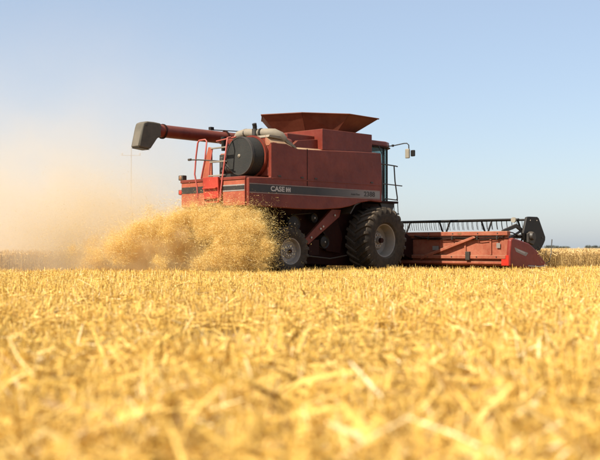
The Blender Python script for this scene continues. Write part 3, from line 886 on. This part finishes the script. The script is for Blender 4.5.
# --- header
HWID = 3.84
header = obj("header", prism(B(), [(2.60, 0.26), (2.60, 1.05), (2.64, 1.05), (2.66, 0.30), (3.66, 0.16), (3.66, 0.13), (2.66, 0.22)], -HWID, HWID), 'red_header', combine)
tag(header, "wide dusty red cutting header with a black reel")
obj("top_beam", box(B(), 2.53, 2.70, -HWID - 0.02, HWID + 0.02, 1.045, 1.165), 'red_header', header, bevel=0.015)
obj("beam_shadow_strip", box(B(), 2.575, 2.60, -HWID, HWID, 0.955, 0.985), 'red_dark', header)  # dark strip standing in for the shadow below the top beam
obj("bottom_beam", box(B(), 2.47, 2.597, -HWID, HWID, 0.40, 0.50), 'red_header', header, bevel=0.012)
obj("bottom_lip", box(B(), 2.50, 2.597, -HWID, HWID, 0.26, 0.33), 'red_header', header, bevel=0.01)
for q in (-3.3, -2.45, -1.6, 1.6, 2.45, 3.3):
    obj("stiffener", box(B(), 2.555, 2.60, q - 0.03, q + 0.03, 0.51, 0.95), 'red_header', header, bevel=0.008)
for s in (-1, 1):
    obj("diagonal_brace", prism(B(), [(s * 2.86, 0.98), (s * 2.78, 1.03), (s * 0.95, 0.46), (s * 0.95, 0.36)], 2.46, 2.55, 'x'), 'red_header', header, bevel=0.012)
    obj("link_bracket", box(B(), 2.42, 2.50, s * 2.62 - 0.07, s * 2.62 + 0.07, 0.36, 0.60), 'steel_dark', header, bevel=0.01)
    obj("small_placard", box(B(), 2.548, 2.556, s * 1.43 - 0.11, s * 1.43 + 0.11, 0.64, 0.76), 'decal_silver', header)
# end sheets with their long snouts
es = [(2.50, 0.20), (2.50, 0.55), (2.56, 0.93), (2.66, 0.985), (2.98, 0.93), (3.5, 0.83), (3.85, 0.66), (4.15, 0.46), (4.45, 0.22), (4.42, 0.13), (3.6, 0.10)]
for s in (-1, 1):
    e = obj("end_sheet", prism(B(), es, s * 3.97, s * 3.84), 'red_end', header, bevel=0.05, segs=3)
    yo = s * 3.972
    obj("decal", prism(B(), [(2.72, 0.72), (2.80, 0.60), (3.30, 0.47), (3.42, 0.56)], yo, s * 3.965), 'decal_silver', e)
    obj("decal", prism(B(), [(2.84, 0.675), (2.90, 0.63), (3.22, 0.545), (3.28, 0.575)], s * 3.9745, s * 3.968), 'decal_white', e)
    obj("reflector", box(B(), 2.485, 2.502, s * 3.93, s * 3.70, 0.22, 0.50), 'lamp_red', header, bevel=0.005)
    obj("divider_rod", tube(B(), [(4.30, s * 3.92, 0.22), (4.60, s * 3.95, 0.32), (4.68, s * 3.95, 0.55), (4.74, s * 3.95, 0.95)], 0.014, 6), 'steel_dark', header, smooth=60)
    shl = [(3.69, 1.57), (3.80, 1.59), (4.24, 1.59), (4.32, 1.55), (4.67, 1.02), (4.66, 0.92), (4.56, 0.80), (4.34, 0.59), (3.92, 0.72), (3.56, 0.95), (3.50, 1.12)]
    sd = obj("reel_end_shield", prism(B(), shl, s * 3.78, s * 3.70), 'black', header, bevel=0.015)
    obj("reel_arm", prism(B(), [(2.60, 1.10), (2.60, 1.20), (3.3, 1.38), (3.9, 1.12), (3.88, 1.02), (3.3, 1.27)], s * 3.69, s * 3.63), 'steel_dark', header, bevel=0.008)
    obj("reel_cylinder", tube(B(), [(2.75, s * 3.66, 0.90), (3.55, s * 3.66, 1.18)], 0.035, 8), 'steel_dark', header, smooth=50)
    obj("reel_motor", lathe(B(), [(-0.09, 0), (-0.09, 0.10), (-0.02, 0.13), (0.06, 0.13), (0.06, 0)], 'y', (3.80, s * 3.84, 1.04), 18), 'steel_dark', header, smooth=40)
    obj("hydraulic_hose", tube(B(), [(3.8, s * 3.85, 0.95), (3.55, s * 3.87, 0.84), (3.3, s * 3.80, 1.0), (3.0, s * 3.75, 1.12), (2.65, s * 3.70, 1.17)], 0.016, 6), 'black', header, smooth=60)
    obj("end_lamp", lathe(B(), [(-0.03, 0.0), (-0.03, 0.075), (0.03, 0.075), (0.03, 0.0)], 'x', (3.40, s * 3.52, 1.49), 20), 'mirror_shell', header, smooth=40)
obj("hydraulic_hose", tube(B(), [(2.50, -0.7, 1.06), (2.49, -1.2, 0.99), (2.50, -1.9, 1.01), (2.49, -2.6, 0.98), (2.50, -3.3, 1.02), (2.52, -3.7, 1.0), (2.60, -3.82, 1.12)], 0.014, 6), 'black', header, smooth=60)
obj("hydraulic_hose", tube(B(), [(2.51, -0.7, 1.02), (2.50, -1.4, 0.94), (2.51, -2.2, 0.97), (2.50, -3.0, 0.93), (2.52, -3.6, 0.97), (2.60, -3.80, 1.08)], 0.012, 6), 'black', header, smooth=60)
for q in (-3.55, -2.9, -2.05, -1.2, 1.2, 2.05, 2.9, 3.55):
    for z_ in (0.45, 1.105):
        obj("bolt", lathe(B(), [(0, 0), (-0.001, 0.022), (0.02, 0.022)], 'x', (2.525 if z_ > 1 else 2.462, q, z_), 6), 'steel_dark', header)
    obj("hose_clip", box(B(), 2.485, 2.53, q - 0.02, q + 0.02, 0.93, 1.04), 'steel_dark', header, bevel=0.005)
obj("warning_sticker", box(B(), 2.553, 2.558, -3.62, -3.50, 0.70, 0.84), 'decal_silver', header)
obj("warning_sticker", box(B(), 2.526, 2.531, -2.35, -2.22, 1.08, 1.13), 'lamp_amber', header)
for s in (-1, 1):
    for (bx, bz) in ((3.85, 1.48), (4.2, 1.48), (4.5, 1.0), (4.3, 0.72), (3.7, 1.0)):
        obj("shield_bolt", lathe(B(), [(-0.012 * s, 0), (-0.01 * s, 0.02), (0.01 * s, 0.02)][::1], 'y', (bx, s * 3.79, bz), 8), 'steel', header)
    obj("reel_drive_case", prism(B(), [(3.62, 1.12), (3.95, 1.14), (4.05, 0.98), (3.9, 0.78), (3.62, 0.86)], s * 3.86, s * 3.785), 'steel_dark', header, bevel=0.02)
    obj("snout_skid", tube(B(), [(3.4, s * 3.985, 0.20), (4.0, s * 3.985, 0.17), (4.44, s * 3.96, 0.20)], 0.02, 8), 'steel', header, smooth=50)
# reel: six bats on spiders
RX, RZ, RR = 3.78, 1.03, 0.55
obj("reel_shaft", tube(B(), [(RX, -3.68, RZ), (RX, 3.68, RZ)], 0.06, 12), 'steel_dark', header, smooth=50)
for k in range(6):
    t = R(60 * k)
    bx_, bz_ = RX + RR * math.cos(t), RZ + RR * math.sin(t)
    obj("reel_bat", tube(B(), [(bx_, -3.62, bz_), (bx_, 3.62, bz_)], 0.032, 10), 'black', header, smooth=50)
    tb = B()
    for q in np.arange(-3.55, 3.56, 0.17):
        tube(tb, [(bx_, q, bz_), (bx_ + 0.015, q, bz_ - 0.13), (bx_ + 0.055, q, bz_ - 0.27)], 0.0075, 4, False)
    tag(obj("reel_tines", tb, 'steel_dark', header), kind="stuff")
for q in (-3.58, -2.36, -0.86, 0.66, 2.16, 3.58):
    sb = B()
    for k in range(6):
        t = R(60 * k)
        c, s = math.cos(t), math.sin(t)
        prism(sb, [(RX + 0.05 * c - 0.028 * s, RZ + 0.05 * s + 0.028 * c), (RX + 0.05 * c + 0.028 * s, RZ + 0.05 * s - 0.028 * c),
                   (RX + RR * c + 0.028 * s, RZ + RR * s - 0.028 * c), (RX + RR * c - 0.028 * s, RZ + RR * s + 0.028 * c)], q - 0.012, q + 0.012)
    obj("reel_spider", sb, 'black', header)
# table auger and knife
obj("table_auger", tube(B(), [(3.05, -3.8, 0.60), (3.05, 3.8, 0.60)], 0.15, 20), 'red_dark', header, smooth=50)
fl = B()
prevv = None
for k in range(0, 12 * 14):
    t = k / 12 * 2 * math.pi
    yy = -3.75 + k / (12 * 14) * 3.1
    for s in (1,):
        v0 = fl.verts.new((3.05 + 0.148 * math.cos(t), yy, 0.60 + 0.148 * math.sin(t)))
        v1 = fl.verts.new((3.05 + 0.27 * math.cos(t), yy, 0.60 + 0.27 * math.sin(t)))
        if prevv: fl.faces.new((prevv[0], prevv[1], v1, v0))
        prevv = (v0, v1)
obj("flighting", fl, 'steel', header, smooth=60)
obj("knife_bar", box(B(), 3.65, 3.74, -3.82, 3.82, 0.115, 0.15), 'steel_dark', header)

# ------------------------------------------------------------------ flying chaff behind the machine
rs = np.random.default_rng(33)
def photo_pt(px, py, depth):
    return np.array([(px - 300) / FPX * depth, depth, CAM_H + (248 - py) / FPX * depth])
# billows: photo x, y, distance, radius (m), weight
bill = [(254, 232, 24.3, .32, 1.0), (262, 250, 24.1, .28, .8), (250, 217, 24.6, .28, .9), (240, 234, 24.1, .38, 1.2), (242, 254, 24.0, .32, 1.0), (232, 216, 24.7, .28, .9),
        (224, 230, 24.3, .34, 1.2), (224, 250, 24.1, .34, 1.0), (212, 214, 24.8, .28, .9), (206, 227, 24.5, .28, 1.0), (212, 258, 24.1, .24, .6), (194, 216, 24.8, .28, 1.0),
        (178, 220, 24.9, .28, 1.0), (168, 232, 24.8, .24, .8), (190, 246, 25.7, .32, .40), (178, 255, 25.7, .32, .40), (160, 224, 25.2, .24, .8), (150, 230, 25.1, .27, .9), (136, 233, 25.2, .26, .8),
        (126, 242, 25.2, .25, .7), (150, 249, 26.0, .32, .40), (140, 257, 25.9, .32, .40), (114, 245, 25.4, .26, .5), (120, 257, 25.3, .25, .45), (104, 253, 25.7, .30, .35),
        (92, 257, 26.1, .30, .25), (164, 262, 24.7, .24, .3), (196, 263, 24.5, .24, .35), (258, 262, 24.0, .24, .6), (232, 264, 24.0, .28, .6), (216, 206, 25.1, .2, .16), (240, 208, 24.9, .2, .16),
        (180, 210, 25.3, .22, .16), (150, 217, 25.5, .24, .12), (76, 258, 26.5, .34, .15),
        (200, 238, 26.3, .42, .6), (178, 240, 26.4, .40, .5), (215, 246, 26.1, .42, .6), (160, 242, 26.7, .38, .4), (132, 248, 26.9, .38, .35), (110, 240, 26.7, .36, .22), (96, 246, 26.9, .36, .18)]
NP = 860000
wts = np.array([b[4] * b[3] ** 2 for b in bill]); wts /= wts.sum()
C = np.array([photo_pt(*b[:3]) for b in bill]); RD = np.array([b[3] for b in bill])
# second generation of small puffs sits on the skin of each billow
K = 800
pi_ = rs.choice(len(bill), K, p=wts)
d = rs.normal(size=(K, 3)); d /= np.linalg.norm(d, axis=1, keepdims=True)
pc = C[pi_] + d * (RD[pi_] * (0.30 + 0.70 * rs.random(K) ** 0.5))[:, None]
pr = 0.04 + 0.11 * rs.random(K) ** 1.5
pwt = pr ** 1.7 * (0.3 + rs.random(K)); pwt /= pwt.sum()
n1 = int(NP * 0.72)
i1 = rs.choice(K, n1, p=pwt)
P1 = pc[i1] + rs.normal(0, 1, (n1, 3)) * pr[i1][:, None] * 0.66
n2 = int(NP * 0.16)
i2 = rs.choice(len(bill), n2, p=wts)
P2 = C[i2] + rs.normal(0, 1, (n2, 3)) * RD[i2][:, None] * 0.50
n3 = NP - n1 - n2                       # thin spray drifting off the edges
i3 = rs.choice(len(bill), n3, p=wts)
P3 = C[i3] + rs.normal(0, 1, (n3, 3)) * RD[i3][:, None] * np.array([1.1, 1.0, 0.85])
n4 = 60000                              # single flakes riding in the dust trail
P4 = np.array([-5.4, 26.6, 0.7]) + rs.normal(0, 1, (n4, 3)) * np.array([1.5, 0.9, 0.75])
Pp = np.concatenate([P1, P2, P3, P4])
Pp = Pp[(Pp[:, 2] > 0.02)]
n = len(Pp)
d = rs.normal(size=(n, 3)); d /= np.linalg.norm(d, axis=1, keepdims=True)
e = np.cross(d, rs.normal(size=(n, 3))); e /= np.linalg.norm(e, axis=1, keepdims=True)
L = rs.gamma(1.5, 0.0085, n).clip(0.004, 0.07)[:, None]
W = rs.normal(0.0070, 0.002, n).clip(0.003, 0.012)[:, None]
V = np.stack([Pp - d * L * 0.5 - e * W * 0.5, Pp - d * L * 0.35 + e * W * 0.5, Pp + d * L * 0.5], axis=1).reshape(-1, 3)
F = np.arange(3 * n).reshape(-1, 3)
T = (0.30 + 0.65 * rs.random(n)).clip(0, 1)
# longer straws flung outwards, lying along their flight
ns = 26000
i5 = rs.choice(len(bill), ns, p=wts)
b5 = C[i5] + rs.normal(0, 1, (ns, 3)) * RD[i5][:, None] * np.array([0.9, 0.9, 0.8])
fl5 = b5 - np.array([-1.6, 25.6, 0.5]) + rs.normal(0, 0.45, (ns, 3))
fl5 /= np.linalg.norm(fl5, axis=1, keepdims=True)
b5 = b5[b5[:, 2] > 0.05]; fl5 = fl5[:len(b5)]; ns = len(b5)
l5 = rs.gamma(3.0, 0.025, ns).clip(0.03, 0.2)[:, None]
s5 = np.cross(fl5, rs.normal(size=(ns, 3))); s5 /= np.linalg.norm(s5, axis=1, keepdims=True)
V5 = np.stack([b5 - s5 * 0.0028, b5 + s5 * 0.0028, b5 + fl5 * l5], axis=1).reshape(-1, 3)
V = np.concatenate([V, V5]); F = np.arange(len(V)).reshape(-1, 3)
T = np.concatenate([T, 0.5 + 0.5 * rs.random(ns)])
ch = np_mesh("chaff_spray", V, F, np.repeat(T, 3), ['chaff'])
tag(ch, "billowing golden chaff thrown out behind the harvester", "chaff", kind="stuff")

# ------------------------------------------------------------------ airborne dust
def dust_obj(name, c, rad, dens, nscale, lo, hi, col, label, seed, power=1.15, gain=1.0, oct_=4):
    b = bmesh.new()
    bmesh.ops.create_icosphere(b, subdivisions=3, radius=1.0)
    me = bpy.data.meshes.new(name)
    b.to_mesh(me); b.free()
    m, n, l, out = new_mat(name + "_volume")
    tc = n.new("ShaderNodeTexCoord")
    ln = n.new("ShaderNodeVectorMath"); ln.operation = 'LENGTH'
    l.new(tc.outputs["Object"], ln.inputs[0])
    fall = mathn(n, l, 'SUBTRACT', 1.0, ln.outputs["Value"], True)
    fall = mathn(n, l, 'MULTIPLY', mathn(n, l, 'POWER', fall, power), gain, gain > 1.0)
    geo = n.new("ShaderNodeNewGeometry")
    mp = n.new("ShaderNodeMapping")
    mp.inputs["Location"].default_value = (seed, seed * 2.0, 0)
    l.new(geo.outputs["Position"], mp.inputs[0])
    ns = noise(n, l, nscale, oct_, 0.6, mp.outputs[0])
    mr = n.new("ShaderNodeMapRange")
    mr.inputs["From Min"].default_value = lo
    mr.inputs["From Max"].default_value = hi
    l.new(ns.outputs[0], mr.inputs["Value"])
    de = mathn(n, l, 'MULTIPLY', mathn(n, l, 'MULTIPLY', fall, mr.outputs[0]), dens)
    v = n.new("ShaderNodeVolumePrincipled")
    v.inputs["Color"].default_value = (*col, 1)
    v.inputs["Anisotropy"].default_value = 0.25
    l.new(de, v.inputs["Density"])
    l.new(v.outputs[0], out.inputs["Volume"])
    me.materials.append(m)
    o = bpy.data.objects.new(name, me)
    COL.objects.link(o)
    o.location = c
    o.scale = rad
    tag(o, label, "dust", kind="stuff")
    return o
dust_obj("airborne_dust", (-7.1, 27.6, 0.0), (6.8, 3.8, 5.0), 2.0, 0.8, 0.28, 0.72, (0.93, 0.825, 0.655), "pale beige dust rolling low behind the harvester", 3.0, 1.7)
dust_obj("chaff_dust", (-5.15, 27.2, 0.5), (2.9, 1.7, 2.8), 2.4, 1.5, 0.36, 0.70, (0.98, 0.82, 0.54), "golden chaff dust trailing at the tail of the spray", 5.0, 1.5)
dust_obj("chaff_haze", (-2.75, 25.75, 0.6), (2.5, 1.0, 1.2), 3.2, 1.9, 0.42, 0.66, (0.975, 0.80, 0.48), "thick golden haze inside the chaff spray", 11.0, 1.0, 2.0)
dust_obj("dust_haze", (-9.0, 34.0, 0.0), (15.0, 8.0, 10.5), 0.42, 0.28, 0.20, 0.8, (0.905, 0.850, 0.785), "thin pale dust veil rising high over the field", 8.0, 1.8)
